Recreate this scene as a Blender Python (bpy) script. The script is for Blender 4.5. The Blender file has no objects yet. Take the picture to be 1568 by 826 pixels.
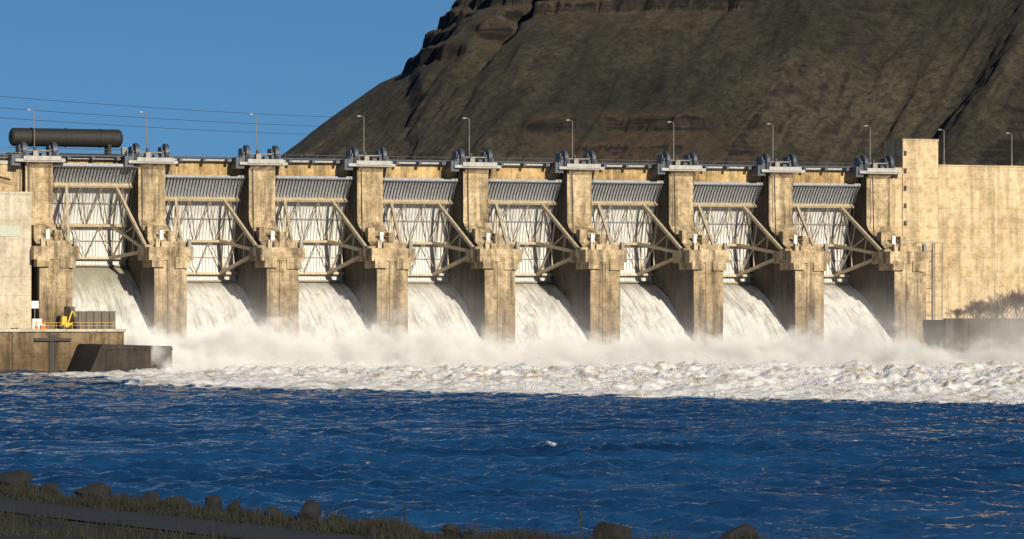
import bpy, bmesh, math, random
import numpy as np
from mathutils import Vector, Matrix
random.seed(7); rng=np.random.RandomState(5)
A=math.radians(20); C=math.cos(A); S=math.sin(A)
CX,CY,CZ=-139.6,-603.9,9.5
def W(p,q): return (CX+p*C+q*S, CY-p*S+q*C)     # survey grid (across river / along river) -> world
scene=bpy.context.scene
col=scene.collection

# ---------------- noise -------------------
def _h(ix,iy,seed):
    n=(ix*374761393+iy*668265263+seed*974634777)&0xffffffff
    n=((n^(n>>13))*1274126177)&0xffffffff
    n=(n^(n>>16))&0xffffffff
    return n/4294967295.0
def vnoise(x,y,seed=0):
    ix=np.floor(x).astype(np.int64); iy=np.floor(y).astype(np.int64)
    fx=x-ix; fy=y-iy
    fx=fx*fx*fx*(fx*(fx*6-15)+10); fy=fy*fy*fy*(fy*(fy*6-15)+10)
    a=_h(ix,iy,seed);b=_h(ix+1,iy,seed);c=_h(ix,iy+1,seed);d=_h(ix+1,iy+1,seed)
    return (a+(b-a)*fx)*(1-fy)+(c+(d-c)*fx)*fy
def fbm(x,y,seed=0,o=4,g=.5):
    t=0;a=.5;s=0
    for i in range(o):
        t=t+a*vnoise(x*2**i+i*17.3,y*2**i+i*9.1,seed+i); s+=a; a*=g
    return t/s
def sstep(e0,e1,x):
    t=np.clip((x-e0)/(e1-e0),0,1); return t*t*(3-2*t)

# ---------------- materials ----------------
def newmat(name):
    m=bpy.data.materials.new(name); m.use_nodes=True
    nt=m.node_tree; b=nt.nodes['Principled BSDF']; return m,nt,b
def N(nt,t,**k):
    n=nt.nodes.new(t)
    for a,v in k.items(): setattr(n,a,v)
    return n
def pos(nt,scale=(1,1,1)):
    g=N(nt,'ShaderNodeNewGeometry'); mp=N(nt,'ShaderNodeMapping'); mp.inputs['Scale'].default_value=scale
    nt.links.new(g.outputs['Position'],mp.inputs['Vector']); return mp.outputs['Vector']
def noise(nt,vec,scale,detail=4,rough=.55):
    n=N(nt,'ShaderNodeTexNoise'); n.inputs['Scale'].default_value=scale; n.inputs['Detail'].default_value=detail
    n.inputs['Roughness'].default_value=rough; nt.links.new(vec,n.inputs['Vector']); return n.outputs['Fac']
def ramp(nt,fac,stops):
    r=N(nt,'ShaderNodeValToRGB'); e=r.color_ramp.elements
    while len(e)<len(stops): e.new(.5)
    for i,(p,c) in enumerate(stops):
        e[i].position=p; e[i].color=(c[0],c[1],c[2],1) if hasattr(c,'__len__') else (c,c,c,1)
    nt.links.new(fac,r.inputs['Fac']); return r.outputs['Color']
def mixc(nt,fac,a,b,mode='MIX'):
    m=N(nt,'ShaderNodeMix',data_type='RGBA',blend_type=mode)
    for i,v in ((0,fac),(6,a),(7,b)):
        if isinstance(v,(int,float)): m.inputs[i].default_value=v
        elif isinstance(v,tuple): m.inputs[i].default_value=(*v[:3],1)
        else: nt.links.new(v,m.inputs[i])
    return m.outputs[2]
def mth(nt,op,a,b=0,c=0,clamp=False):
    m=N(nt,'ShaderNodeMath',operation=op,use_clamp=clamp)
    for i,v in enumerate((a,b,c)):
        if isinstance(v,(int,float)): m.inputs[i].default_value=v
        else: nt.links.new(v,m.inputs[i])
    return m.outputs[0]
def bump(nt,b,h,strength,dist):
    n=N(nt,'ShaderNodeBump'); n.inputs['Strength'].default_value=strength; n.inputs['Distance'].default_value=dist
    nt.links.new(h,n.inputs['Height']); nt.links.new(n.outputs['Normal'],b.inputs['Normal'])

def concrete(name,ca,cb,wet=True,lines=1.5,streak=.5,blotch=.6):
    m,nt,b=newmat(name)
    P=pos(nt)
    c=ramp(nt,noise(nt,P,.16,7,.65),[(.38,cb),(.58,ca)])
    c=mixc(nt,1,c,ramp(nt,noise(nt,pos(nt,(.75,.75,.07)),1,7,.72),[(.40,1-streak),(.53,1.0)]),'MULTIPLY')
    c=mixc(nt,blotch,c,ramp(nt,noise(nt,P,.8,9,.8),[(.39,.36),(.56,1.08)]),'MULTIPLY')
    sx=N(nt,'ShaderNodeSeparateXYZ'); g=N(nt,'ShaderNodeNewGeometry'); nt.links.new(g.outputs['Position'],sx.inputs[0])
    z=sx.outputs['Z']
    ln=mth(nt,'LESS_THAN',mth(nt,'FRACT',mth(nt,'DIVIDE',z,lines)),.07/lines)
    c=mixc(nt,mth(nt,'MULTIPLY',ln,.35),c,(.08,.065,.05))
    if wet:
        zz=mth(nt,'ADD',z,mth(nt,'MULTIPLY',noise(nt,pos(nt,(1,1,.12)),.6,5),9))
        wf=ramp(nt,mth(nt,'DIVIDE',zz,30),[(.24,(.34,.30,.27)),(.72,(1,1,1))])
        c=mixc(nt,1,c,wf,'MULTIPLY')
    nt.links.new(c,b.inputs['Base Color']); b.inputs['Roughness'].default_value=.85
    bump(nt,b,noise(nt,P,3,6,.7),.35,.08)
    return m
M_con=concrete('dam_concrete',(.60,.465,.28),(.39,.285,.155))
M_cong=concrete('pier_concrete',(.66,.515,.32),(.42,.31,.175),streak=.6,blotch=.75)
M_side=concrete('shaded_side_concrete',(.13,.10,.07),(.065,.05,.035),streak=.6)  # dark copy of the concrete: paints shade on pier and buttress side faces
M_wall=concrete('wall_concrete',(.76,.59,.36),(.58,.435,.25),lines=1.8,streak=.3,wet=False,blotch=.5)
M_cream=concrete('powerhouse_concrete',(.66,.59,.46),(.55,.48,.36),wet=False,lines=3.1,streak=.2,blotch=.4)
M_beam=concrete('deck_beam_concrete',(.64,.45,.21),(.44,.29,.12),wet=False,lines=9,streak=.5)
M_dark=concrete('dark_wet_concrete',(.10,.085,.07),(.06,.05,.045),wet=False)
M_bulk=concrete('bulkhead_steel',(.065,.05,.042),(.04,.032,.027),wet=False,lines=2.5)
def paint(name,c,rough=.5,metal=0,var=.35,sc=1.5):
    m,nt,b=newmat(name)
    f=ramp(nt,noise(nt,pos(nt,(1,1,.35)),sc,6,.7),[(.32,1-var),(.62,1.0)])
    nt.links.new(mixc(nt,1,(c[0],c[1],c[2]),f,'MULTIPLY'),b.inputs['Base Color'])
    b.inputs['Roughness'].default_value=rough; b.inputs['Metallic'].default_value=metal
    return m
M_skin=paint('gate_skin_paint',(.80,.80,.79),.5,0,.3,.6)
M_ribw=paint('gate_rib_white',(.50,.49,.47),.5,0,.25)
M_rib=paint('gate_rib_steel',(.44,.46,.49),.5)
M_arm=paint('gate_arm_paint',(.60,.50,.34),.55,0,.4)
M_tr=paint('gate_truss_paint',(.34,.28,.20),.55)
M_hoist=paint('hoist_steel',(.085,.10,.13),.5,.3)
M_slab=paint('hoist_platform',(.50,.49,.46),.7)
M_pole=paint('pole_steel',(.30,.28,.25),.5,.3)
M_tank=paint('tank_steel',(.022,.020,.018),.7)
M_wire=paint('wire',(.05,.05,.05),.6)
M_black=paint('dark_metal',(.03,.03,.03),.6)
M_white=paint('white_paint',(.8,.8,.78),.5,0,.1)
M_yel=paint('yellow_paint',(.75,.50,.05),.5,0,.2)
M_org=paint('orange_paint',(.8,.2,.03),.5,0,.1)
M_green=paint('pale_green_panel',(.50,.54,.42),.6,0,.1)
M_rwall=paint('retaining_wall_grey',(.17,.15,.125),.8)

# spill water
M_spill,nt,b=newmat('spilling_water')
uv=N(nt,'ShaderNodeUVMap',uv_map='flow'); mp=N(nt,'ShaderNodeMapping'); mp.inputs['Scale'].default_value=(1.7,.15,1)
nt.links.new(uv.outputs[0],mp.inputs[0])
n1=noise(nt,mp.outputs[0],1.0,9,.74)
mp2=N(nt,'ShaderNodeMapping'); mp2.inputs['Scale'].default_value=(.35,.12,1); nt.links.new(uv.outputs[0],mp2.inputs[0])
n2=noise(nt,mp2.outputs[0],1.0,5,.65)
c=ramp(nt,n1,[(.35,(.42,.41,.35)),(.46,(.82,.81,.77)),(.57,(.97,.97,.96))])
c=mixc(nt,1,c,ramp(nt,n2,[(.38,.68),(.54,1.0)]),'MULTIPLY')
sp=N(nt,'ShaderNodeSeparateXYZ'); nt.links.new(uv.outputs[0],sp.inputs[0])
ed=ramp(nt,mth(nt,'ADD',mth(nt,'DIVIDE',sp.outputs['Y'],20),mth(nt,'MULTIPLY',mth(nt,'SUBTRACT',n1,.5),.6)),[(.1,.8),(.55,0.0)])
c=mixc(nt,ed,c,(.34,.33,.23))
nt.links.new(c,b.inputs['Base Color']); b.inputs['Roughness'].default_value=.45
bump(nt,b,n1,.85,.42)

# river
M_river,nt,b=newmat('river_water')
P=pos(nt)
at=N(nt,'ShaderNodeAttribute',attribute_name='foam'); f=at.outputs['Fac']
rot=N(nt,'ShaderNodeMapping'); rot.inputs['Rotation'].default_value=(0,0,A); rot.inputs['Scale'].default_value=(.6,1.0,1)
g=N(nt,'ShaderNodeNewGeometry'); nt.links.new(g.outputs['Position'],rot.inputs[0])
nf=noise(nt,P,.14,9,.7)
nf2=noise(nt,rot.outputs[0],.9,7,.72)
mm=mth(nt,'ADD',f,mth(nt,'MULTIPLY',mth(nt,'SUBTRACT',nf,.5),2.0))
mm=mth(nt,'ADD',mm,mth(nt,'MULTIPLY',mth(nt,'SUBTRACT',nf2,.5),1.7))
mask=ramp(nt,mm,[(.42,0.0),(.58,1.0)])
deep=ramp(nt,noise(nt,rot.outputs[0],.05,6,.65),[(.36,(.004,.026,.080)),(.62,(.010,.062,.170))])
nt.links.new(deep,b.inputs['Base Color']); b.inputs['Roughness'].default_value=.08; b.inputs['IOR'].default_value=1.333
bn=N(nt,'ShaderNodeBump'); bn.inputs['Strength'].default_value=.8; bn.inputs['Distance'].default_value=.13
nt.links.new(noise(nt,rot.outputs[0],2.0,6,.62),bn.inputs['Height']); nt.links.new(bn.outputs[0],b.inputs['Normal'])
fb=N(nt,'ShaderNodeBsdfPrincipled'); fb.inputs['Roughness'].default_value=.8
rot2=N(nt,'ShaderNodeMapping'); rot2.inputs['Rotation'].default_value=(0,0,A); rot2.inputs['Scale'].default_value=(.42,.17,1); nt.links.new(g.outputs['Position'],rot2.inputs[0])
fc=ramp(nt,noise(nt,rot2.outputs[0],.9,8,.68),[(.38,(.62,.53,.34)),(.45,(.93,.91,.86)),(.52,(1,.99,.98))])  # brown stop paints golden shadows between the white crests
nt.links.new(fc,fb.inputs['Base Color'])
bn2=N(nt,'ShaderNodeBump'); bn2.inputs['Strength'].default_value=.35; bn2.inputs['Distance'].default_value=.2
nt.links.new(noise(nt,P,1.6,7,.65),bn2.inputs['Height']); nt.links.new(bn2.outputs[0],fb.inputs['Normal'])
tl=N(nt,'ShaderNodeBsdfTranslucent'); nt.links.new(fc,tl.inputs['Color'])
fm=N(nt,'ShaderNodeMixShader'); fm.inputs[0].default_value=.2; nt.links.new(fb.outputs[0],fm.inputs[1]); nt.links.new(tl.outputs[0],fm.inputs[2])
ms=N(nt,'ShaderNodeMixShader'); nt.links.new(mask,ms.inputs[0]); nt.links.new(b.outputs[0],ms.inputs[1]); nt.links.new(fm.outputs[0],ms.inputs[2])
nt.links.new(ms.outputs[0],nt.nodes['Material Output'].inputs['Surface'])
# droplets
M_drop,nt,b=newmat('foam_droplets')
b.inputs['Base Color'].default_value=(.98,.97,.96,1); b.inputs['Roughness'].default_value=.8
tl=N(nt,'ShaderNodeBsdfTranslucent'); tl.inputs['Color'].default_value=(.98,.97,.96,1)
fm=N(nt,'ShaderNodeMixShader'); fm.inputs[0].default_value=.45; nt.links.new(b.outputs[0],fm.inputs[1]); nt.links.new(tl.outputs[0],fm.inputs[2])
nt.links.new(fm.outputs[0],nt.nodes['Material Output'].inputs['Surface'])

# hill
M_hill,nt,b=newmat('hill_grass_and_basalt')
P=pos(nt)
c=ramp(nt,noise(nt,P,.011,9,.70),[(.36,(.020,.023,.013)),(.47,(.052,.047,.030)),(.62,(.100,.082,.055))])
c=mixc(nt,.95,c,ramp(nt,noise(nt,P,.35,9,.84),[(.40,.25),(.57,1.3)]),'MULTIPLY')
at=N(nt,'ShaderNodeAttribute',attribute_name='foam')   # bare scree amount
c=mixc(nt,mth(nt,'MULTIPLY',at.outputs['Fac'],.8,clamp=True),c,mixc(nt,1,(.105,.068,.042),ramp(nt,noise(nt,P,.5,6,.8),[(.35,.4),(.65,1.2)]),'MULTIPLY'))
ng=N(nt,'ShaderNodeNewGeometry'); sn=N(nt,'ShaderNodeSeparateXYZ'); nt.links.new(ng.outputs['Normal'],sn.inputs[0])
steep=ramp(nt,sn.outputs['Z'],[(.60,1.0),(.72,0.0)])
rk=ramp(nt,noise(nt,pos(nt,(.35,.35,.15)),1,7,.8),[(.38,(.008,.007,.006)),(.62,(.055,.042,.033))])
rk=mixc(nt,1,rk,ramp(nt,noise(nt,pos(nt,(.03,.03,.7)),1,5,.7),[(.42,.2),(.56,1.2)]),'MULTIPLY')
c=mixc(nt,steep,c,rk)
nt.links.new(c,b.inputs['Base Color']); b.inputs['Roughness'].default_value=.95
bump(nt,b,noise(nt,P,.4,9,.8),1,1.8)

def soil(name,stops,sc,bs):
    m,nt,b=newmat(name); P=pos(nt)
    nt.links.new(ramp(nt,noise(nt,P,sc,8,.7),stops),b.inputs['Base Color']); b.inputs['Roughness'].default_value=.95
    bump(nt,b,noise(nt,P,sc*3,6,.7),.6,bs); return m
M_bank=soil('riverbank_soil',[(.3,(.004,.005,.004)),(.7,(.013,.014,.010))],1.5,.1)  # very low albedo puts the shade over the near bank into the colour
M_road=soil('gravel_road',[(.3,(.008,.011,.016)),(.7,(.015,.019,.026))],2.0,.02)
M_rock=soil('basalt_rock',[(.3,(.006,.006,.007)),(.7,(.022,.023,.026))],3,.08)
M_ground=soil('ground',[(.3,(.05,.045,.03)),(.7,(.09,.075,.05))],.02,.5)
M_grass,nt,b=newmat('dry_grass')
nt.links.new(ramp(nt,noise(nt,pos(nt),.9,4),[(.3,(.009,.012,.008)),(.7,(.036,.035,.023))]),b.inputs['Base Color']); b.inputs['Roughness'].default_value=.9  # blades darkened too, shade of the bank painted in
M_twig=paint('bare_twigs',(.12,.07,.05),.9)

# ---------------- mesh builder ----------------
class MB:
    def __init__(s): s.v=[];s.f=[];s.m=[];s.mats=[]
    def mi(s,m):
        if m not in s.mats: s.mats.append(m)
        return s.mats.index(m)
    def add(s,vs,fs,m,ms=None):
        o=len(s.v); s.v+= [tuple(v) for v in vs]; k=s.mi(m)
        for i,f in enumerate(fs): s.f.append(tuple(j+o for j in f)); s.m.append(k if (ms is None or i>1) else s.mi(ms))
    def box(s,x0,x1,y0,y1,z0,z1,m,ms=None):
        vs=[(x,y,z) for x in(x0,x1) for y in(y0,y1) for z in(z0,z1)]
        s.add(vs,[(0,1,3,2),(4,6,7,5),(0,4,5,1),(2,3,7,6),(0,2,6,4),(1,5,7,3)],m,ms)
    def prism(s,poly,x0,x1,m,ms=None):   # poly in (y,z)
        n=len(poly); vs=[(x0,y,z) for y,z in poly]+[(x1,y,z) for y,z in poly]
        s.add(vs,[tuple(range(n)),tuple(range(2*n-1,n-1,-1))]+[(i,i+n,(i+1)%n+n,(i+1)%n) for i in range(n)],m,ms)
    def beam(s,p0,p1,w,h,m):
        p0=Vector(p0);p1=Vector(p1);d=(p1-p0).normalized()
        up=Vector((0,0,1)) if abs(d.z)<.9 else Vector((1,0,0))
        a=d.cross(up).normalized(); b2=a.cross(d).normalized()
        vs=[p+a*sx*w/2+b2*sy*h/2 for p in(p0,p1) for sx,sy in((-1,-1),(1,-1),(1,1),(-1,1))]
        s.add(vs,[(3,2,1,0),(4,5,6,7),(0,1,5,4),(1,2,6,5),(2,3,7,6),(3,0,4,7)],m)
    def cyl(s,p0,p1,r,m,n=10,r1=None):
        if r1 is None: r1=r
        p0=Vector(p0);p1=Vector(p1);d=(p1-p0).normalized()
        up=Vector((0,0,1)) if abs(d.z)<.9 else Vector((1,0,0))
        a=d.cross(up).normalized(); b2=a.cross(d).normalized()
        vs=[]
        for p,rr in((p0,r),(p1,r1)):
            for i in range(n):
                t=2*math.pi*i/n; vs.append(p+a*math.cos(t)*rr+b2*math.sin(t)*rr)
        s.add(vs,[tuple(range(n-1,-1,-1)),tuple(range(n,2*n))]+[(i,(i+1)%n,(i+1)%n+n,i+n) for i in range(n)],m)
    def obj(s,name,parent=None,bevel=0,smooth=False):
        me=bpy.data.meshes.new(name); me.from_pydata(s.v,[],s.f)
        for m in s.mats: me.materials.append(m)
        me.polygons.foreach_set('material_index',s.m); me.update()
        bm=bmesh.new(); bm.from_mesh(me); bmesh.ops.recalc_face_normals(bm,faces=bm.faces); bm.to_mesh(me); bm.free()
        o=bpy.data.objects.new(name,me); col.objects.link(o)
        if parent: o.parent=parent
        if bevel:
            md=o.modifiers.new('bevel','BEVEL'); md.width=bevel; md.segments=2; md.limit_method='ANGLE'
        if smooth:
            for p in me.polygons: p.use_smooth=True
        return o
def empty(name):
    e=bpy.data.objects.new(name,None); col.objects.link(e); return e
def fast_mesh(name,v,f,mat,smooth):
    k=f.shape[1]
    me=bpy.data.meshes.new(name)
    me.vertices.add(len(v)); me.vertices.foreach_set('co',v.astype(np.float32).ravel())
    me.loops.add(f.size); me.loops.foreach_set('vertex_index',f.astype(np.int32).ravel())
    me.polygons.add(len(f)); me.polygons.foreach_set('loop_start',(np.arange(len(f))*k).astype(np.int32))
    me.update(calc_edges=True)
    me.polygons.foreach_set('use_smooth',np.full(len(f),smooth)); me.materials.append(mat)
    o=bpy.data.objects.new(name,me); col.objects.link(o); return o
def grid_mesh(name,X,Y,Z,mat,smooth=True,attr=None,extra=None):
    r,c=X.shape; v=np.stack([X.ravel(),Y.ravel(),Z.ravel()],1)
    i=np.arange(r*c).reshape(r,c)
    f=np.stack([i[:-1,:-1],i[:-1,1:],i[1:,1:],i[1:,:-1]],-1).reshape(-1,4)
    if extra is not None:
        f=np.vstack([f,np.array([[0,1,2,3]])+len(v)]); v=np.vstack([v,extra])
    o=fast_mesh(name,v,f,mat,smooth)
    if attr is not None:
        a=o.data.attributes.new('foam','FLOAT','POINT'); d=np.zeros(len(v),np.float32); d[:r*c]=attr.ravel(); a.data.foreach_set('value',d)
    return o

PITCH=19.5
TY,TZ,R=3.5,20.0,17.5
# ---------------- dam ----------------
dam=empty('spillway_dam')
for n in range(9):
    c=PITCH*n; b=MB()
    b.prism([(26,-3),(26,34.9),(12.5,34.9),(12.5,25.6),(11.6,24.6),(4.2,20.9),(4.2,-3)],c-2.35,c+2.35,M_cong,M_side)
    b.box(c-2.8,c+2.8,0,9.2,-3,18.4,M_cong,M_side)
    b.box(c-3.8,c+3.9,-.35,7.4,18.4,20.6,M_cong)
    b.box(c-3.3,c-1.2,-.6,5.5,17.2,18.9,M_cong)
    b.box(c+.6,c+3.2,-.6,5.5,17.0,18.9,M_cong)
    b.box(c-1.4,c+2.75,.6,5.2,20.6,21.5,M_cong)
    b.box(c+3.0,c+3.6,-.1,.6,20.6,21.9,M_pole)
    b.box(c-.55,c+2.2,-.25,.2,-3,18.4,M_cong)
    b.box(c-2.3,c-1.1,6.4,8.2,21.5,24.2,M_cong)
    b.box(c+1.0,c+2.2,5.2,7.2,21.2,23.4,M_cong)
    b.box(c-.3,c+.35,6.0,6.6,21.9,23.5,M_white)
    b.box(c-2.2,c-1.5,1.2,2.2,20.6,21.9,M_arm)
    for sx in(-1.8,0.2,1.9):
        b.cyl((c+sx,1.0,21.5),(c+sx,1.0,22.6),.05,M_pole,6)
    b.beam((c-1.8,1.0,22.6),(c+1.9,1.0,22.6),.07,.07,M_pole)
    b.beam((c-1.8,1.0,22.05),(c+1.9,1.0,22.05),.05,.05,M_pole)
    b.cyl((c-2.55,9.0,22),(c-2.55,9.6,34.5),.1,M_black,6)
    b.cyl((c-1.6,12.4,25.8),(c-1.6,12.4,34.9),.07,M_tr,6)
    b.prism([(12.5,34.0),(12.5,35.2),(11.2,35.2)],c-2.2,c+2.2,M_cong)
    b.obj('pier_%d'%n,dam,bevel=.08)
b=MB()
b.box(-12,162,16,25,32.75,35.55,M_beam)
b.box(-12,162,15.75,16.6,35.55,35.85,M_slab)
b.box(-12,162,24.6,25,35.55,36.6,M_slab)
for n in range(8):
    c=PITCH*n+PITCH/2
    for k in(-5.3,-1.8,1.8,5.3): b.box(c+k-.12,c+k+.12,15.93,16.0,32.75,35.5,M_con)
b.obj('deck_bridge',dam)
b=MB()
for n in range(8):
    c=PITCH*n+PITCH/2
    b.prism([(40,-3),(40,10),(24,13.2),(20,12.4),(14,10),(7,6),(0,1.5),(-6,-1.5),(-9,-3)],c-7.6,c+7.6,M_dark)
b.obj('ogee_sill',dam)
b=MB()
b.cyl((-6,14.2,36.15),(160,14.2,36.15),.2,M_hoist,8)
b.beam((-6,15.9,36.35),(162,15.9,36.35),.08,.18,M_hoist)
b.beam((-6,15.9,36.95),(162,15.9,36.95),.05,.05,M_hoist)
for i in range(0,57): b.cyl((-6+i*2.95,15.9,35.8),(-6+i*2.95,15.9,36.95),.04,M_hoist,5)
for i in range(8):
    for k in (5.5,9.7,14): b.box(PITCH*i+k-.25,PITCH*i+k+.25,13.9,15.7,35.5,36.05,M_hoist)
b.obj('handrail_and_shaft',dam)

for n in range(9):
    c=PITCH*n; b=MB()
    b.box(c-4.4,c+4.2,11.0,21,34.95,35.45,M_slab)
    b.box(c-3.0,c+3.4,10.8,12.4,35.2,35.95,M_slab)
    b.box(c-4.9,c-3.4,11.6,14.6,34.3,36.2,M_hoist)
    for sx in(-2.6,2.6):
        b.cyl((c+sx-.32,13.4,36.95),(c+sx+.32,13.4,36.95),1.5,M_hoist,24)
        b.cyl((c+sx-.52,13.4,36.95),(c+sx+.52,13.4,36.95),.45,M_pole,14)
        b.box(c+sx-.85,c+sx+.85,12.7,14.4,35.45,36.7,M_hoist)
        b.cyl((c+sx+.5,15.2,37.2),(c+sx+1.0,15.2,37.2),1.15,M_hoist,18)
        b.box(c+sx-.65,c+sx+.65,13.6,16.0,36.3,37.9,M_hoist)
    b.cyl((c-2.6,13.4,36.9),(c+2.6,13.4,36.9),.16,M_pole,8)
    b.box(c-1.0,c-.1,12.6,13.8,35.45,36.9,M_pole)
    b.box(c+.4,c+1.2,12.4,13.6,35.45,36.5,M_hoist)
    b.cyl((c-.6,13.2,36.9),(c-.6,13.2,37.6),.25,M_hoist,10)
    b.beam((c-4.3,11.2,36.4),(c-3.4,11.2,36.4),.05,.05,M_pole)
    for k in(-4.3,-3.2): b.cyl((c+k,11.2,35.4),(c+k,11.2,36.5),.04,M_pole,5)
    for sx in(-2.75,2.75): b.cyl((c+sx*1.03,12.1,35.2),(c+sx*1.12,17.5,27),.06,M_black,5)
    b.obj('gate_hoist',bevel=.03)

def lamp(X,Y,z0,h):
    b=MB()
    b.cyl((X,Y,z0),(X,Y,z0+h),.11,M_pole,8,.06)
    b.cyl((X,Y,z0),(X,Y,z0+.4),.22,M_pole,8)
    pr=None
    for i in range(7):
        t=i/6; p=(X-.8*t,Y-.1*t,z0+h+.25*math.sin(t*math.pi*.6))
        if pr: b.cyl(pr,p,.045,M_pole,6)
        pr=p
    b.box(X-1.3,X-.7,Y-.3,Y+.05,z0+h+.08,z0+h+.3,M_pole)
    b.obj('street_lamp')
for n in range(9): lamp(PITCH*n-.1,15.7,35.4,8.3)
lamp(170.6,15,36.8,6.4); lamp(184.6,15,36.8,6.0)

# ---------------- gates ----------------
def gate(n,rot):
    c0=PITCH*n+2.42; c1=PITCH*(n+1)-2.42
    b=MB()
    def pt(x,r,th): t=math.radians(th+rot); return (x,TY+r*math.cos(t),TZ+r*math.sin(t))
    def arcbox(x0,x1,r0,r1,t0,t1,ns,m):
        for i in range(ns):
            a=t0+(t1-t0)*i/ns; e=t0+(t1-t0)*(i+1)/ns
            vs=[pt(x,r,t) for x in(x0,x1) for r in(r0,r1) for t in(a,e)]
            b.add(vs,[(0,1,3,2),(4,6,7,5),(0,4,5,1),(2,3,7,6),(0,2,6,4),(1,5,7,3)],m)
    arcbox(c0,c1,R,R+.06,-17,33,16,M_skin)
    arcbox(c0,c1,R,R+.06,33,49,6,M_rib)
    nr=25
    for i in range(nr+1):
        x=c0+.12+(c1-c0-.24)*i/nr
        arcbox(x-.05,x+.05,R-.32,R,34,49,4,M_rib)
        arcbox(x-.16,x+.16,R-.37,R-.32,34,49,4,M_rib)
        arcbox(x-.045,x+.045,R-.16,R,-16.5,33,7,M_ribw)
    for t,d,h,m in((49,.6,.25,M_rib),(33.4,1.2,.42,M_arm),(20,.3,.14,M_ribw),(7,1.2,.45,M_arm),(-2.5,.3,.14,M_ribw),(-12.5,1.0,.45,M_arm),(-16.8,.6,.3,M_tr)):
        dt=math.degrees(h/R)/2
        arcbox(c0,c1,R-d,R-d+.12,t-dt,t+dt,1,m)
        arcbox(c0,c1,R-d,R-.02,t-.3,t+.3,1,m)
    rb=R-1.0
    def br(x0,t0,x1,t1,w=.15,m=M_tr): b.beam(pt(x0,rb,t0),pt(x1,rb,t1),w,w,m)
    xs=[c0+(c1-c0)*k/8 for k in range(9)]
    for k in range(8):
        if k%2==0: br(xs[k],7,xs[k+1],33)
        else: br(xs[k],33,xs[k+1],7)
    for k in(0,8): br(xs[k],7,xs[k],33,.2)
    xs2=[c0+(c1-c0)*k/6 for k in range(7)]
    for k in range(6):
        if k%2==0: br(xs2[k],7,xs2[k+1],-12.5,.14)
        else: br(xs2[k],-12.5,xs2[k+1],7,.14)
    for sgn,xa,xt in((-1,c0+3.0,c0+.75),(1,c1-3.0,c1-.75)):
        ends=[pt(xa,R-1.2,t) for t in(33,7,-12.5)]
        offs=[pt(xt,1.0,33),pt(xt,.9,7),pt(xt,1.0,-14)]
        for e,o in zip(ends,offs): b.beam(e,o,.45,.55,M_arm)
        L=[Vector(e) for e in ends]; O=[Vector(o) for o in offs]
        def at(k,t): return L[k].lerp(O[k],t)
        for t in(.05,.36,.64):
            b.beam(at(0,t),at(1,t),.22,.22,M_arm); b.beam(at(1,t),at(2,t),.2,.2,M_arm)
        b.beam(at(0,.05),at(1,.36),.2,.2,M_arm); b.beam(at(1,.36),at(0,.64),.18,.18,M_arm)
        b.beam(at(2,.05),at(1,.36),.2,.2,M_arm)
        b.cyl((xt-.75,TY,TZ),(xt+.75,TY,TZ),.85,M_arm,18)
        b.box(xt-.7,xt+.7,TY-1.6,TY+.2,TZ-1.5,TZ+1.0,M_con)
    b.obj('radial_gate')
for n in range(8): gate(n,9.0 if n==0 else [0,0,.3,-.3,0,.2,-.2,0][n])

# ---------------- spilling water ----------------
def spill(n):
    c=PITCH*n+PITCH/2
    base=[(25,16.2),(22,15.4),(20.4,14.85),(17,13.9),(13.4,12.35),(10,10.5),(6.5,8.3),(3,5.9),(-.6,3.3),(-5,.6),(-10,-2)]
    if n==0: base=[(y,z+2.4*max(0,min(1,(y+4)/24))) for y,z in base]
    ys=np.linspace(-10,25,150); bp=np.array(base)[::-1]
    zs=np.interp(ys,bp[:,0],bp[:,1])
    k=np.ones(11)/11; zs=np.convolve(np.pad(zs,5,'edge'),k,'valid')
    xs=np.linspace(c-7.35,c+7.35,130)
    X,Y=np.meshgrid(xs,ys); Z=np.repeat(zs[:,None],130,1)
    fall=np.clip((19-Y)/18,0.04,1)
    Z=Z+fall*(1.0*(fbm(X*1.1+n*31,Y*.16,11,5,.6)-.5)+.8*(fbm(X*1.0,Y*.7+n*7,12,5,.6)-.5))
    e=np.clip((np.abs(X-c)-6)/1.2,0,1); Z=Z+e*.35*fall
    o=grid_mesh('spilling_water',X,Y,Z,M_spill)
    me=o.data; uvl=me.uv_layers.new(name='flow')
    vi=np.zeros(len(me.loops),np.int32); me.loops.foreach_get('vertex_index',vi)
    off=7.0 if n>0 else 0.0      # the widest open bay keeps its clear green tongue longer
    uvd=np.stack([X.ravel()[vi]+n*40,22+off-4-Y.ravel()[vi]],1).astype(np.float32)
    uvl.data.foreach_set('uv',uvd.ravel())
for n in range(8): spill(n)

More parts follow.
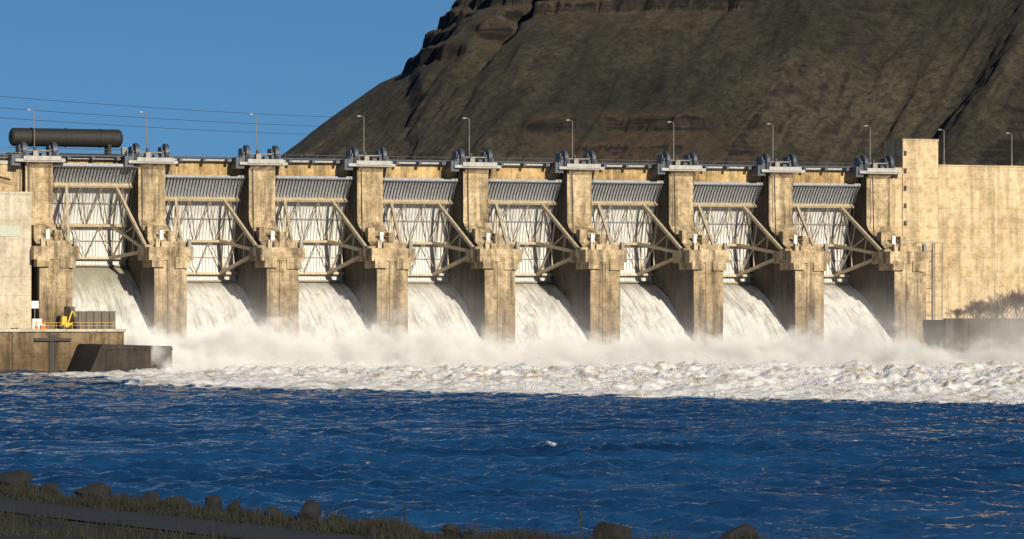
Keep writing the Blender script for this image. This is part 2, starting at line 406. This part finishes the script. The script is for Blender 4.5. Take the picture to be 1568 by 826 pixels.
# ---------------- river ----------------
q_=[146.]
while q_[-1]<672: q_.append(q_[-1]+max(.26,q_[-1]*.0012))
qs=np.array(q_); ss=np.linspace(-1,1,860)
Sg,Qg=np.meshgrid(ss,qs); Pg=Sg*(Qg*.17+14)
FP=[-140,-75,-60,-46,-20,1,30,52,90,150]; FQ=[640,575,535,485,455,440,403,374,350,335]
WV=[]
for i in range(44):
    lam=1.0*(8.0**rng.rand()); th=rng.normal(math.pi/2,.8); WV.append((lam,2*math.pi/lam*math.cos(th),2*math.pi/lam*math.sin(th),rng.rand()*6.28))
def river(Pg,Qg):
    DQ=np.maximum(.26,Qg*.0012)
    front=np.interp(Pg,FP,FQ)+40*(fbm(Pg*.045,Qg*.02,40,5)-.5)
    d=Qg-front
    foam=sstep(-30,34,d)
    w=np.zeros_like(Pg)
    wx=2.5*vnoise(Pg*.12,Qg*.12,61); wy=2.5*vnoise(Pg*.12,Qg*.12,62)
    for lam,kx,ky,ph in WV:
        w+=lam*.0068*np.clip((lam/DQ-2)/2,0,1)*np.sin(kx*(Pg+wx)+ky*(Qg+wy)+ph)
    rip=1-np.abs(2*fbm(Pg*.22+wx*.3,Qg*.34+wy*.3,63,5,.52)-1)
    w+=.60*(rip-.75)
    patch=.55+1.0*np.clip(fbm(Pg*.03,Qg*.035,70,5,.6)*2.2-.62,0,1)
    Z=w*patch
    lump=fbm(Pg*.16,Qg*.10,80,5,.5)-.5
    rid=1-np.abs(2*fbm(Pg*.34,Qg*.18,90,4,.5)-1)
    amp=sstep(-14,34,d)
    Z=Z+amp*(1.6*lump+.8*(rid-.7))*(0.8+1.2*sstep(20,110,d))
    X=CX+Pg*C+Qg*S; Y=CY-Pg*S+Qg*C
    Z=Z+3.0*sstep(-40,-10,Y)*np.clip(fbm(Pg*.16,Qg*.12,95,4,.5)*2-.6,0,1)*sstep(8,14,X)*(X<175)
    foam=foam*((X>9)|(Y<-30))
    return X,Y,Z,foam,d,rid
X,Y,Z,foam,d,rid=river(Pg,Qg)
ex=np.array([[-4000,-4000,-1.2],[4000,-4000,-1.2],[4000,10,-1.2],[-4000,10,-1.2]],float)
grid_mesh('river_water',X,Y,Z,M_river,attr=foam,extra=ex)
# flying droplets and froth above the boil
n=420000
sq=rng.uniform(375,640,n); sp_=rng.uniform(-1,1,n)*(sq*.15+4)
X,Y,Z,foam,d,rid=river(sp_,sq)
cl=fbm(sp_*.25,sq*.10,201,4,.6)
near=sstep(-45,-12,Y)
keep=(foam>.45)&(cl>.50)&(rng.rand(n)<.15+5*(cl-.50))&(Y<-3)&(X>10)
X,Y,Z,foam,cl,near,d=[a[keep] for a in(X,Y,Z,foam,cl,near,d)]
m_=len(X); ht=np.minimum(rng.exponential(1,m_),2.4)*(.05+1.8*(cl-.50)*(.6+1.0*sstep(10,80,d))+near*2.5*np.clip(cl-.5,0,1))
ctr=np.stack([X,Y,Z+ht],1); sz=rng.uniform(.04,.09,m_)
tri=rng.normal(0,1,(m_,3,3))*sz[:,None,None]+ctr[:,None,:]
fast_mesh('foam_spray',tri.reshape(-1,3),np.arange(3*m_).reshape(-1,3),M_drop,False)

# mist volume
b=MB(); mm_=bpy.data.materials.new('spray_mist'); mm_.use_nodes=True; nt=mm_.node_tree
for x in list(nt.nodes):
    if x.type=='BSDF_PRINCIPLED': nt.nodes.remove(x)
b.box(8,205,-46,2.5,0.2,19,mm_)
o=b.obj('spray_mist')
P=pos(nt); sx=N(nt,'ShaderNodeSeparateXYZ'); g=N(nt,'ShaderNodeNewGeometry'); nt.links.new(g.outputs['Position'],sx.inputs[0])
n1=noise(nt,P,.18,7,.68)
nb=noise(nt,P,.05,3,.5)
zf=mth(nt,'DIVIDE',sx.outputs['Z'],7.6)
yy=mth(nt,'ABSOLUTE',mth(nt,'ADD',sx.outputs['Y'],16))
yf=mth(nt,'MULTIPLY',mth(nt,'POWER',mth(nt,'DIVIDE',yy,23),2),.65)
rt=mth(nt,'MULTIPLY',mth(nt,'DIVIDE',mth(nt,'SUBTRACT',sx.outputs['X'],150),30,clamp=True),.5)
base=mth(nt,'SUBTRACT',mth(nt,'MULTIPLY',mth(nt,'SUBTRACT',n1,.23),2.7),rt)
base=mth(nt,'ADD',base,mth(nt,'MULTIPLY',mth(nt,'SUBTRACT',nb,.5),1.8))
dn=mth(nt,'SUBTRACT',mth(nt,'SUBTRACT',base,zf),yf)
dn=mth(nt,'MULTIPLY',dn,1.0,clamp=True)
dn=mth(nt,'MULTIPLY',dn,1.1)
hz=mth(nt,'SUBTRACT',mth(nt,'ADD',n1,mth(nt,'SUBTRACT',nb,.5)),mth(nt,'ADD',.15,mth(nt,'MULTIPLY',mth(nt,'DIVIDE',sx.outputs['Z'],18),.45)),clamp=True)
yh=mth(nt,'SUBTRACT',1,mth(nt,'POWER',mth(nt,'DIVIDE',mth(nt,'ABSOLUTE',mth(nt,'ADD',sx.outputs['Y'],21.75)),24.25),2),clamp=True)
xh=mth(nt,'DIVIDE',mth(nt,'SUBTRACT',205,sx.outputs['X']),30,clamp=True)
zh=mth(nt,'SUBTRACT',1,mth(nt,'DIVIDE',sx.outputs['Z'],19),clamp=True)
xr=mth(nt,'ADD',.045,mth(nt,'MULTIPLY',mth(nt,'DIVIDE',mth(nt,'SUBTRACT',sx.outputs['X'],120),40,clamp=True),.07))
hz=mth(nt,'MULTIPLY',mth(nt,'MULTIPLY',hz,yh),mth(nt,'MULTIPLY',mth(nt,'MULTIPLY',xh,zh),xr))
dn=mth(nt,'ADD',dn,hz)
vs=N(nt,'ShaderNodeVolumeScatter'); vs.inputs['Color'].default_value=(1,1,1,1); vs.inputs['Anisotropy'].default_value=-.5
nt.links.new(dn,vs.inputs['Density'])
nt.links.new(vs.outputs[0],nt.nodes['Material Output'].inputs['Volume'])

# ---------------- left structures ----------------
ph=empty('powerhouse_building'); b=MB()
b.box(-60,-3.7,2,14,6.9,29.2,M_cream)
b.box(-60,-3.5,1.85,14,29.2,29.6,M_cream)
b.box(-60,-2.6,14.02,26,-3,34.6,M_con)
b.box(-60,-3.0,13.8,26,34.6,35.2,M_slab)
b.box(-14,-5.6,1.9,2,22.2,23.9,M_green)
b.beam((-14,13.6,34.6),(-4.5,13.4,32.2),.25,.3,M_con)
b.beam((-14,13.6,33.8),(-4.5,13.4,31.4),.1,.1,M_black)
for i in range(8): b.cyl((-12+i*1.25,13.7,35.2),(-12+i*1.25,13.7,36.6),.04,M_pole,5)
b.beam((-12,13.7,36.6),(-3,13.7,36.6),.06,.06,M_pole); b.beam((-12,13.7,35.9),(-3,13.7,35.9),.05,.05,M_pole)
b.box(-9,-6.5,15,18,35.2,36.9,M_con)
b.obj('walls',ph,bevel=.05)
q=MB()
q.box(-60,7.9,-14.5,3,-3,6.5,M_con); q.box(-60,8.2,-14.9,3,6.5,6.95,M_cream)
q.box(-4.5,-3.6,-14.75,-14.5,-3,6.0,M_black); q.box(-7,-1.0,-14.95,-14.5,5.0,5.5,M_black)
for x in(-16,-10.5,2.2): q.box(x,x+.9,-14.8,-14.5,-3,6.5,M_con)
q.obj('quay_wall',bevel=.06)
q=MB(); q.box(.6,8.1,-8,-7.2,6.95,9.7,M_rwall); q.box(.4,1.2,-8.4,-4,6.95,10.6,M_rwall)
q.prism([(-14,6.95),(-8.4,6.95),(-8.4,10.4)],.4,.9,M_rwall)
q.box(.55,8.2,-8.1,-7.1,9.7,9.9,M_cong)
for i in range(5): q.box(1.8+i*1.3,1.95+i*1.3,-8.12,-8,6.95,9.7,M_dark)
q.obj('retaining_wall',bevel=.04)
q=MB()
pts=[(-2.2,-1.0),(0.2,4.6),(11.6,4.3),(11.6,-3),(-2.2,-3)]
vv=[(x,-31,z) for x,z in pts]+[(x,-15.2,z) for x,z in pts]; k=len(pts)
q.add(vv,[tuple(range(k)),tuple(range(2*k-1,k-1,-1))]+[(i,(i+1)%k,(i+1)%k+k,i+k) for i in range(k)],M_bulk)
q.box(4.9,5.1,-31.12,-31,-3,4.3,M_black); q.box(.3,11.7,-31.15,-31,3.7,4.0,M_bulk)
q.obj('steel_bulkhead',bevel=.05)
q=MB()
for i in range(14):
    x=-10+i*1.35; q.cyl((x,-14.2,6.95),(x,-14.2,8.0),.035,M_yel,5)
q.beam((-10,-14.2,8.0),(7.6,-14.2,8.0),.05,.05,M_yel); q.beam((-10,-14.2,7.5),(7.6,-14.2,7.5),.04,.04,M_yel)
q.obj('safety_railing')
def cone(x,y):
    q=MB(); q.box(x-.3,x+.3,y-.3,y+.3,6.95,7.05,M_org); q.cyl((x,y,7.05),(x,y,8.1),.24,M_org,12,.05); q.cyl((x,y,7.5),(x,y,7.7),.17,M_white,12,.13); q.obj('traffic_cone')
for x,y in((-5.5,-10),(-4.7,-10.6),(-4.1,-9.5)): cone(x,y)
q=MB(); q.box(-1.6,.2,-11,-9.6,7.2,7.9,M_yel); q.box(-1.5,-.7,-10.9,-9.7,7.9,9.0,M_yel)
for x in(-1.3,-.1):
    for y in(-11.05,-9.55): q.cyl((x,y-.1,7.3),(x,y+.1,7.3),.35,M_black,14)
q.beam((-.4,-10.3,7.9),(.3,-10.3,9.9),.18,.22,M_yel); q.beam((.3,-10.3,9.9),(1.0,-10.3,8.9),.14,.18,M_yel); q.box(.8,1.3,-10.6,-10,8.4,8.9,M_black)
q.obj('compact_excavator',bevel=.03)
q=MB(); q.cyl((-5.6,-9,6.95),(-5.6,-9,11.5),.08,M_pole,8); q.box(-6.2,-5.0,-9.2,-8.9,10.3,11.5,M_white); q.box(-6.1,-4.6,-9.6,-8.4,6.95,8.6,M_white)
q.obj('gauge_sign')

# storage tank
q=MB(); tz=39.4; ty=18
q.cyl((-3.2,ty,tz),(15.0,ty,tz),1.55,M_tank,32)
for sx_,e in((-1,-3.2),(1,15.0)):
    pr=1.55;px=e
    for i in range(1,6):
        t=i/5; r=1.55*math.cos(t*math.pi/2*.98); x=e+sx_*.75*math.sin(t*math.pi/2); q.cyl((px,ty,tz),(x,ty,tz),pr,M_tank,32,r); pr=r;px=x
for x in(-.2,5.8,11.8):
    q.cyl((x-.12,ty,tz),(x+.12,ty,tz),1.63,M_tank,32)
for x in(-1.5,13.2): q.box(x-.3,x+.3,ty-1.3,ty+1.3,35.5,38.3,M_tank)
q.beam((-4.5,ty-1.4,37.6),(16,ty-1.4,37.4),.12,.12,M_black)
q.box(-4.3,16,ty-1.2,ty+1.2,35.6,36.7,M_tank); q.box(15.6,16.4,ty-.5,ty+.5,36,37.9,M_pole)
q.obj('storage_tank',smooth=False)

# ---------------- right structures ----------------
q=MB()
q.box(158.4,161,12.9,26,-3,36.2,M_wall)
q.box(161,168.2,12.6,20.5,-3,41.2,M_wall)
q.box(160.9,168.3,12.5,20.6,41.2,41.5,M_wall)
q.box(168.2,260,13.2,24,-3,36.6,M_wall)
q.box(168.2,260,13.05,24.1,36.6,36.85,M_wall)
for z in(38.8,35.6,32.4,29.2,26): q.box(161.15,161.75,12.52,12.6,z-.45,z+.45,M_dark)
q.box(161.0,163.0,7,12.6,-3,21,M_cong)
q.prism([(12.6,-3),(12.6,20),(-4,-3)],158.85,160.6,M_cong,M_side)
for k in range(4): q.box(180+k*15.2,180.08+k*15.2,13.17,13.2,8,36.6,M_con)
q.obj('concrete_wall',dam,bevel=.05)
q=MB()
for x in(163.2,165.2,167.2):
    q.cyl((x,9,5),(x,9,22.5),.08,M_pole,6); q.cyl((x,12,5),(x,12,22.5),.08,M_pole,6)
for z in(8,10.5,13,15.5,18,20.5,22.4):
    q.beam((163.2,9,z),(167.2,9,z),.08,.08,M_pole); q.beam((163.2,9,z),(163.2,12,z),.08,.08,M_pole); q.beam((167.2,9,z),(167.2,12,z),.08,.08,M_pole)
q.obj('stair_tower')
q=MB(); q.box(160.5,300,-6,-4.8,-3,8.6,M_dark); 
for i in range(30): q.box(161+i*4,161.4+i*4,-6.15,-6,-3,8.4,M_dark)
q.beam((160.5,-5.4,9.5),(300,-5.4,9.5),.06,.06,M_black)
for i in range(60): q.cyl((161+i*2,-5.4,8.6),(161+i*2,-5.4,9.5),.04,M_black,5)
q.obj('river_wall')
q=MB(); q.box(160.7,300,-4.8,13,-3,8.3,M_ground); q.obj('embankment')
def shrub(X,Y,z,h,seed):
    r=random.Random(seed); q=MB()
    def grow(p,d,L,rad,lv):
        p2=p+d*L; q.cyl(p,p2,rad,M_twig,4,rad*.65)
        if lv==0: return
        for k in range(r.choice((3,4))):
            dd=(d+Vector((r.uniform(-.8,.8),r.uniform(-.8,.8),r.uniform(-.2,.6)))).normalized()
            grow(p+d*L*r.uniform(.5,1),dd,L*r.uniform(.6,.82),rad*.6,lv-1)
    for k in range(9):
        d=Vector((r.uniform(-.8,.8),r.uniform(-.8,.8),1)).normalized()
        grow(Vector((X+r.uniform(-.9,.9),Y+r.uniform(-.6,.6),z)),d,h*.38,.07,4)
    q.obj('bare_shrub')
for i,(x,y,h) in enumerate(((166.5,2,2.6),(169,0,3.8),(171.2,2,4.8),(173.2,0,3.6),(175.2,1,5.4),(177.6,1,6.2),(180,2,6.2))): shrub(x,y,8.2,h,i)

# ---------------- power lines ----------------
q=MB()
for ya,yb in((122,183),(141.5,196.5),(157.7,208.7)):
    a=(-133.,700.,CZ+(480-ya)*.1228); e=(-22.,1500.,CZ+(480-yb)*.2632); pr=None
    for i in range(25):
        t=i/24; pp=a[0]+(e[0]-a[0])*t; qq=a[1]+(e[1]-a[1])*t; z=a[2]+(e[2]-a[2])*t-2.0*4*t*(1-t)
        x,y=W(pp,qq); p=(x,y,z)
        if pr: q.cyl(pr,p,.05,M_wire,4)
        pr=p
q.obj('power_lines')

# ---------------- hill ----------------
ps=np.concatenate([np.arange(-420,-130,4),np.arange(-130,190,.8),np.arange(190,520,4)]); qs=np.concatenate([np.arange(930,1340,1.2),np.arange(1340,2200,25)])
Pg,Qg=np.meshgrid(ps,qs)
rp=[-420,-201,-133,-100,-78.4,-60.2,-42,-33,-29.5,-21.4,-15.7,3.6,49,118,179,520]
rz=[-6,18,35,53,66,79,92.5,99,106,114.5,120,134,153,165,170,172]
q0=985;q1=1300
wob=18*(fbm(Pg*.012,Qg*.012,3,3)-.5)
ridge=np.interp(Pg+4*(fbm(Pg*.06,Qg*.06,5,5)-.5),rp,rz)
u=np.clip((Qg+wob-q0)/(q1-q0),0,1)
g_=.55*u+.45*u*u*(3-2*u)
mid=np.clip(4*g_*(1-g_),0,1)
H=-4+(ridge+4)*g_
t=Pg*.80-(Qg-q0)*.42+12*(fbm(Pg*.015,Qg*.015,26,3)-.5)
al=Pg*.42+(Qg-q0)*.80
gul=1-np.abs(2*fbm(t*.018,al*.004,21,3)-1)
gul2=1-np.abs(2*fbm(t*.06,al*.010,22,4)-1)
gul3=fbm(t*.22,al*.022,24,4)
H+=mid*(17*(gul-.7)+5*(gul2-.7)+2.8*(gul3-.5))
H+=(.2+mid)*(2.6*(fbm(Pg*.05,Qg*.05,23,6)-.5)+1.0*(fbm(Pg*.4,Qg*.4,29,3)-.5))
vl=(Pg-66)-(Qg-1050)*.50
H-=15*np.exp(-(vl/24)**2)*mid; H+=11*np.exp(-((vl-42)/15)**2)*mid; H-=8*np.exp(-((vl-66)/14)**2)*mid
ax,ay,bx,by=-20.,1185.,16.,1252.
tt=np.clip(((Pg-ax)*(bx-ax)+(Qg-ay)*(by-ay))/((bx-ax)**2+(by-ay)**2),0,1)
dr=np.hypot(Pg-(ax+(bx-ax)*tt),Qg-(ay+(by-ay)*tt))
H-=8*np.exp(-(dr/4.5)**2)*np.sin(np.clip(tt,.05,.95)*math.pi)
scree=np.zeros_like(H)
for zc,A_,w_,pa,pb,sd in((96,4.5,.7,-60,-20,1),(103,5,.6,-50,-5,2),(110,6.5,.6,-40,70,3),(117,7,.6,-24,75,4),(124,7,.6,-22,80,5),(66,4.0,.7,10,58,6),(59,2.5,.7,20,75,7),(129,6,.8,85,175,8)):
    nn=zc+4*(fbm(Pg*.02,Qg*.02,100+sd,4)-.5)
    pw=Pg+14*(fbm(Pg*.03,Qg*.03,120+sd,4)-.5)
    msk=sstep(pa-8,pa+4,pw)*sstep(pb+10,pb-4,pw)*sstep(.30,.42,fbm(Pg*.05,Qg*.03,140+sd,4))
    bl=fbm(Pg*.5,Qg*.2,160+sd,4)
    H+=msk*A_*(sstep(-w_,w_,H-nn-1.2*(bl-.5))-.5-np.clip((H-nn)/14,-.5,.5))
    scree+=msk*sstep(-16,-2,H-nn)*sstep(7,1,H-nn)*(.9 if sd in(6,7) else .35)
X,Y=CX+Pg*C+Qg*S, CY-Pg*S+Qg*C
grid_mesh('hill',X,Y,H,M_hill,attr=np.clip(scree,0,1))

q=MB(); q.add([(-9000,-9000,-4.5),(9000,-9000,-4.5),(9000,9000,-4.5),(-9000,9000,-4.5)],[(0,1,2,3)],M_ground); q.obj('ground')
m,nt,bb=newmat('reservoir_water'); bb.inputs['Base Color'].default_value=(.01,.04,.09,1); bb.inputs['Roughness'].default_value=.1
bump(nt,bb,noise(nt,pos(nt),.8,4),.5,.1)
q=MB(); q.add([(-1500,26.5,31),(1200,26.5,31),(1200,420,31),(-1500,420,31)],[(0,1,2,3)],m); q.obj('reservoir_water')

# ---------------- near bank ----------------
CP=[-90,-60,-19,-14.6,-9.7,-6.4,-3.6,-.45,5,15,60,90]; CQ=[200,175,138.2,130,122.3,116.9,111.6,107,103.5,99,90,85]
def bankz(p,q):
    d=q-np.interp(p,CP,CQ)
    z=3+np.maximum(0,-d-18)*.05
    z=z+.45*(fbm(p*.5,q*.35,31,4)-.5)*np.where((d<-4.5)&(d>-13.5),.1,1)
    return np.where(d>0,z-d*.45,z),d
ps=np.arange(-90,90,.4); qs=np.concatenate([np.arange(-60,80,4),np.arange(80,215,.4)])
Pg,Qg=np.meshgrid(ps,qs); Z,d=bankz(Pg,Qg); Z=np.maximum(Z,-3)
grid_mesh('riverbank',CX+Pg*C+Qg*S,CY-Pg*S+Qg*C,Z,M_bank)
pp=np.arange(-60,60,.5); dd=np.linspace(-12.5,-5.5,8); Pg,Dg=np.meshgrid(pp,dd); Qg=np.interp(Pg,CP,CQ)+Dg
Qg[0]+=.8*(fbm(pp*.8,pp*0,41,3)-.5); Qg[-1]+=.8*(fbm(pp*.8,pp*0,42,3)-.5)
Z,_=bankz(Pg,Qg); grid_mesh('gravel_road',CX+Pg*C+Qg*S,CY-Pg*S+Qg*C,Z+.05,M_road)
n=80000
gp=rng.uniform(-30,12,n); rr=rng.rand(n); gd=np.where(rr<.68,rng.uniform(-4.8,1.6,n),np.where(rr<.74,rng.uniform(-6.2,-4.6,n),rng.uniform(-30,-12.2,n)))
gq=np.interp(gp,CP,CQ)+gd; gz,_=bankz(gp,gq)
keep=fbm(gp*.6,gq*.5,77,3)>.34+.12*rng.rand(n)
gp,gq,gz=gp[keep],gq[keep],gz[keep]; n=len(gp)
hh=rng.uniform(.10,.5,n)*(.2+1.3*fbm(gp*.9,gq*.9,78,3)**1.3); a=rng.uniform(0,6.28,n); le=rng.uniform(-.18,.18,(n,2))
gx=CX+gp*C+gq*S; gy=CY-gp*S+gq*C; wd=.02
v=np.zeros((n,3,3)); v[:,0]=np.stack([gx-wd*np.cos(a),gy-wd*np.sin(a),gz-.05],1); v[:,1]=np.stack([gx+wd*np.cos(a),gy+wd*np.sin(a),gz-.05],1)
v[:,2]=np.stack([gx+le[:,0],gy+le[:,1],gz+hh],1)
fast_mesh('riverbank_grass',v.reshape(-1,3),np.arange(3*n).reshape(-1,3),M_grass,False)
def boulder(p,q,sx,sy,sz,seed,zoff=0):
    bm=bmesh.new(); bmesh.ops.create_icosphere(bm,subdivisions=3,radius=1)
    r=random.Random(seed); pl=[(Vector((r.gauss(0,1),r.gauss(0,1),r.gauss(0,1))).normalized(),r.uniform(.55,.85)) for _ in range(12)]
    for v in bm.verts:
        for nrm,dd in pl:
            k=v.co.dot(nrm)
            if k>dd: v.co-=nrm*(k-dd)*.95
    z,_=bankz(np.array([float(p)]),np.array([float(q)])); x,y=W(p,q)
    for v in bm.verts: v.co=Vector((x+v.co.x*sx,y+v.co.y*sy,z[0]+sz*.35+v.co.z*sz+zoff))
    me=bpy.data.meshes.new('boulder'); bm.to_mesh(me); bm.free(); me.materials.append(M_rock)
    col.objects.link(bpy.data.objects.new('boulder',me))
def qc(p): return float(np.interp(p,CP,CQ))
for i,(p,dq,sx_,sz) in enumerate(((-18.2,0,.7,.42),(-14.7,0,.72,.42),(-9.8,0,.38,.36),(-9.0,-.3,.3,.26),(-6.35,0,.48,.42),(2.85,.2,.62,.50),(6.25,.3,.82,.50),(-16.6,.2,.45,.3),(-12.3,.2,.4,.3),(-7.6,.2,.34,.26),(-4.4,.3,.34,.22),(-1.8,0,.3,.2),(-17.4,.4,.34,.24),(-11.2,.2,.3,.24),(-13.4,.3,.3,.26),(-5.4,.3,.28,.2))):
    boulder(p,qc(p)+dq,sx_,sx_*.8,sz,i+3,.12)
q=MB(); x,y=W(1.9,qc(1.9)-.5); q.cyl((x,y,2.9),(x+.05,y,3.9),.02,M_grass,4); q.cyl((x,y,3.5),(x+.15,y,3.75),.012,M_grass,4); q.cyl((x+.05,y,3.7),(x-.03,y,4.0),.03,M_grass,5)
x2,y2=W(-3.2,qc(-3.2)-.5); q.cyl((x2,y2,2.9),(x2+.02,y2,3.9),.018,M_grass,4)
q.obj('dry_weed')

# ---------------- light / sky / camera ----------------
EL=math.radians(22); AZ=math.radians(175)
w=bpy.data.worlds.new("World"); scene.world=w; w.use_nodes=True
nt=w.node_tree; bg=nt.nodes['Background']; sk=nt.nodes.new('ShaderNodeTexSky'); sk.sky_type='NISHITA'
sk.sun_disc=False; sk.sun_elevation=EL; sk.sun_rotation=AZ; sk.altitude=600; sk.air_density=1.0; sk.dust_density=0.0; sk.ozone_density=4.0
tc=nt.nodes.new('ShaderNodeTexCoord'); ad=nt.nodes.new('ShaderNodeVectorMath'); ad.operation='ADD'; ad.inputs[1].default_value=(0,0,.12)
nt.links.new(tc.outputs['Generated'],ad.inputs[0]); nt.links.new(ad.outputs[0],sk.inputs[0])
tint=nt.nodes.new('ShaderNodeMix'); tint.data_type='RGBA'; tint.blend_type='MULTIPLY'; tint.inputs[0].default_value=1; tint.inputs[7].default_value=(.60,.90,1.05,1)
nt.links.new(sk.outputs[0],tint.inputs[6]); nt.links.new(tint.outputs[2],bg.inputs[0]); bg.inputs[1].default_value=.063
sl=bpy.data.lights.new('sun','SUN'); sl.energy=5.0; sl.angle=math.radians(.5); sl.color=(1,.885,.70)
so=bpy.data.objects.new('sun',sl); col.objects.link(so)
tv=Vector((math.sin(AZ)*math.cos(EL),math.cos(AZ)*math.cos(EL),math.sin(EL)))
so.rotation_euler=tv.to_track_quat('Z','Y').to_euler(); so.location=(0,-100,200)
cam=bpy.data.cameras.new('camera'); co=bpy.data.objects.new('camera',cam); col.objects.link(co)
co.location=(CX,CY,CZ); co.rotation_euler=(math.radians(90),0,-A)
cam.sensor_width=36; cam.lens=36*5700/1568; cam.shift_y=67/1568; cam.clip_start=1; cam.clip_end=30000
scene.camera=co
scene.view_settings.view_transform='Standard'; scene.view_settings.look='None'; scene.view_settings.exposure=0
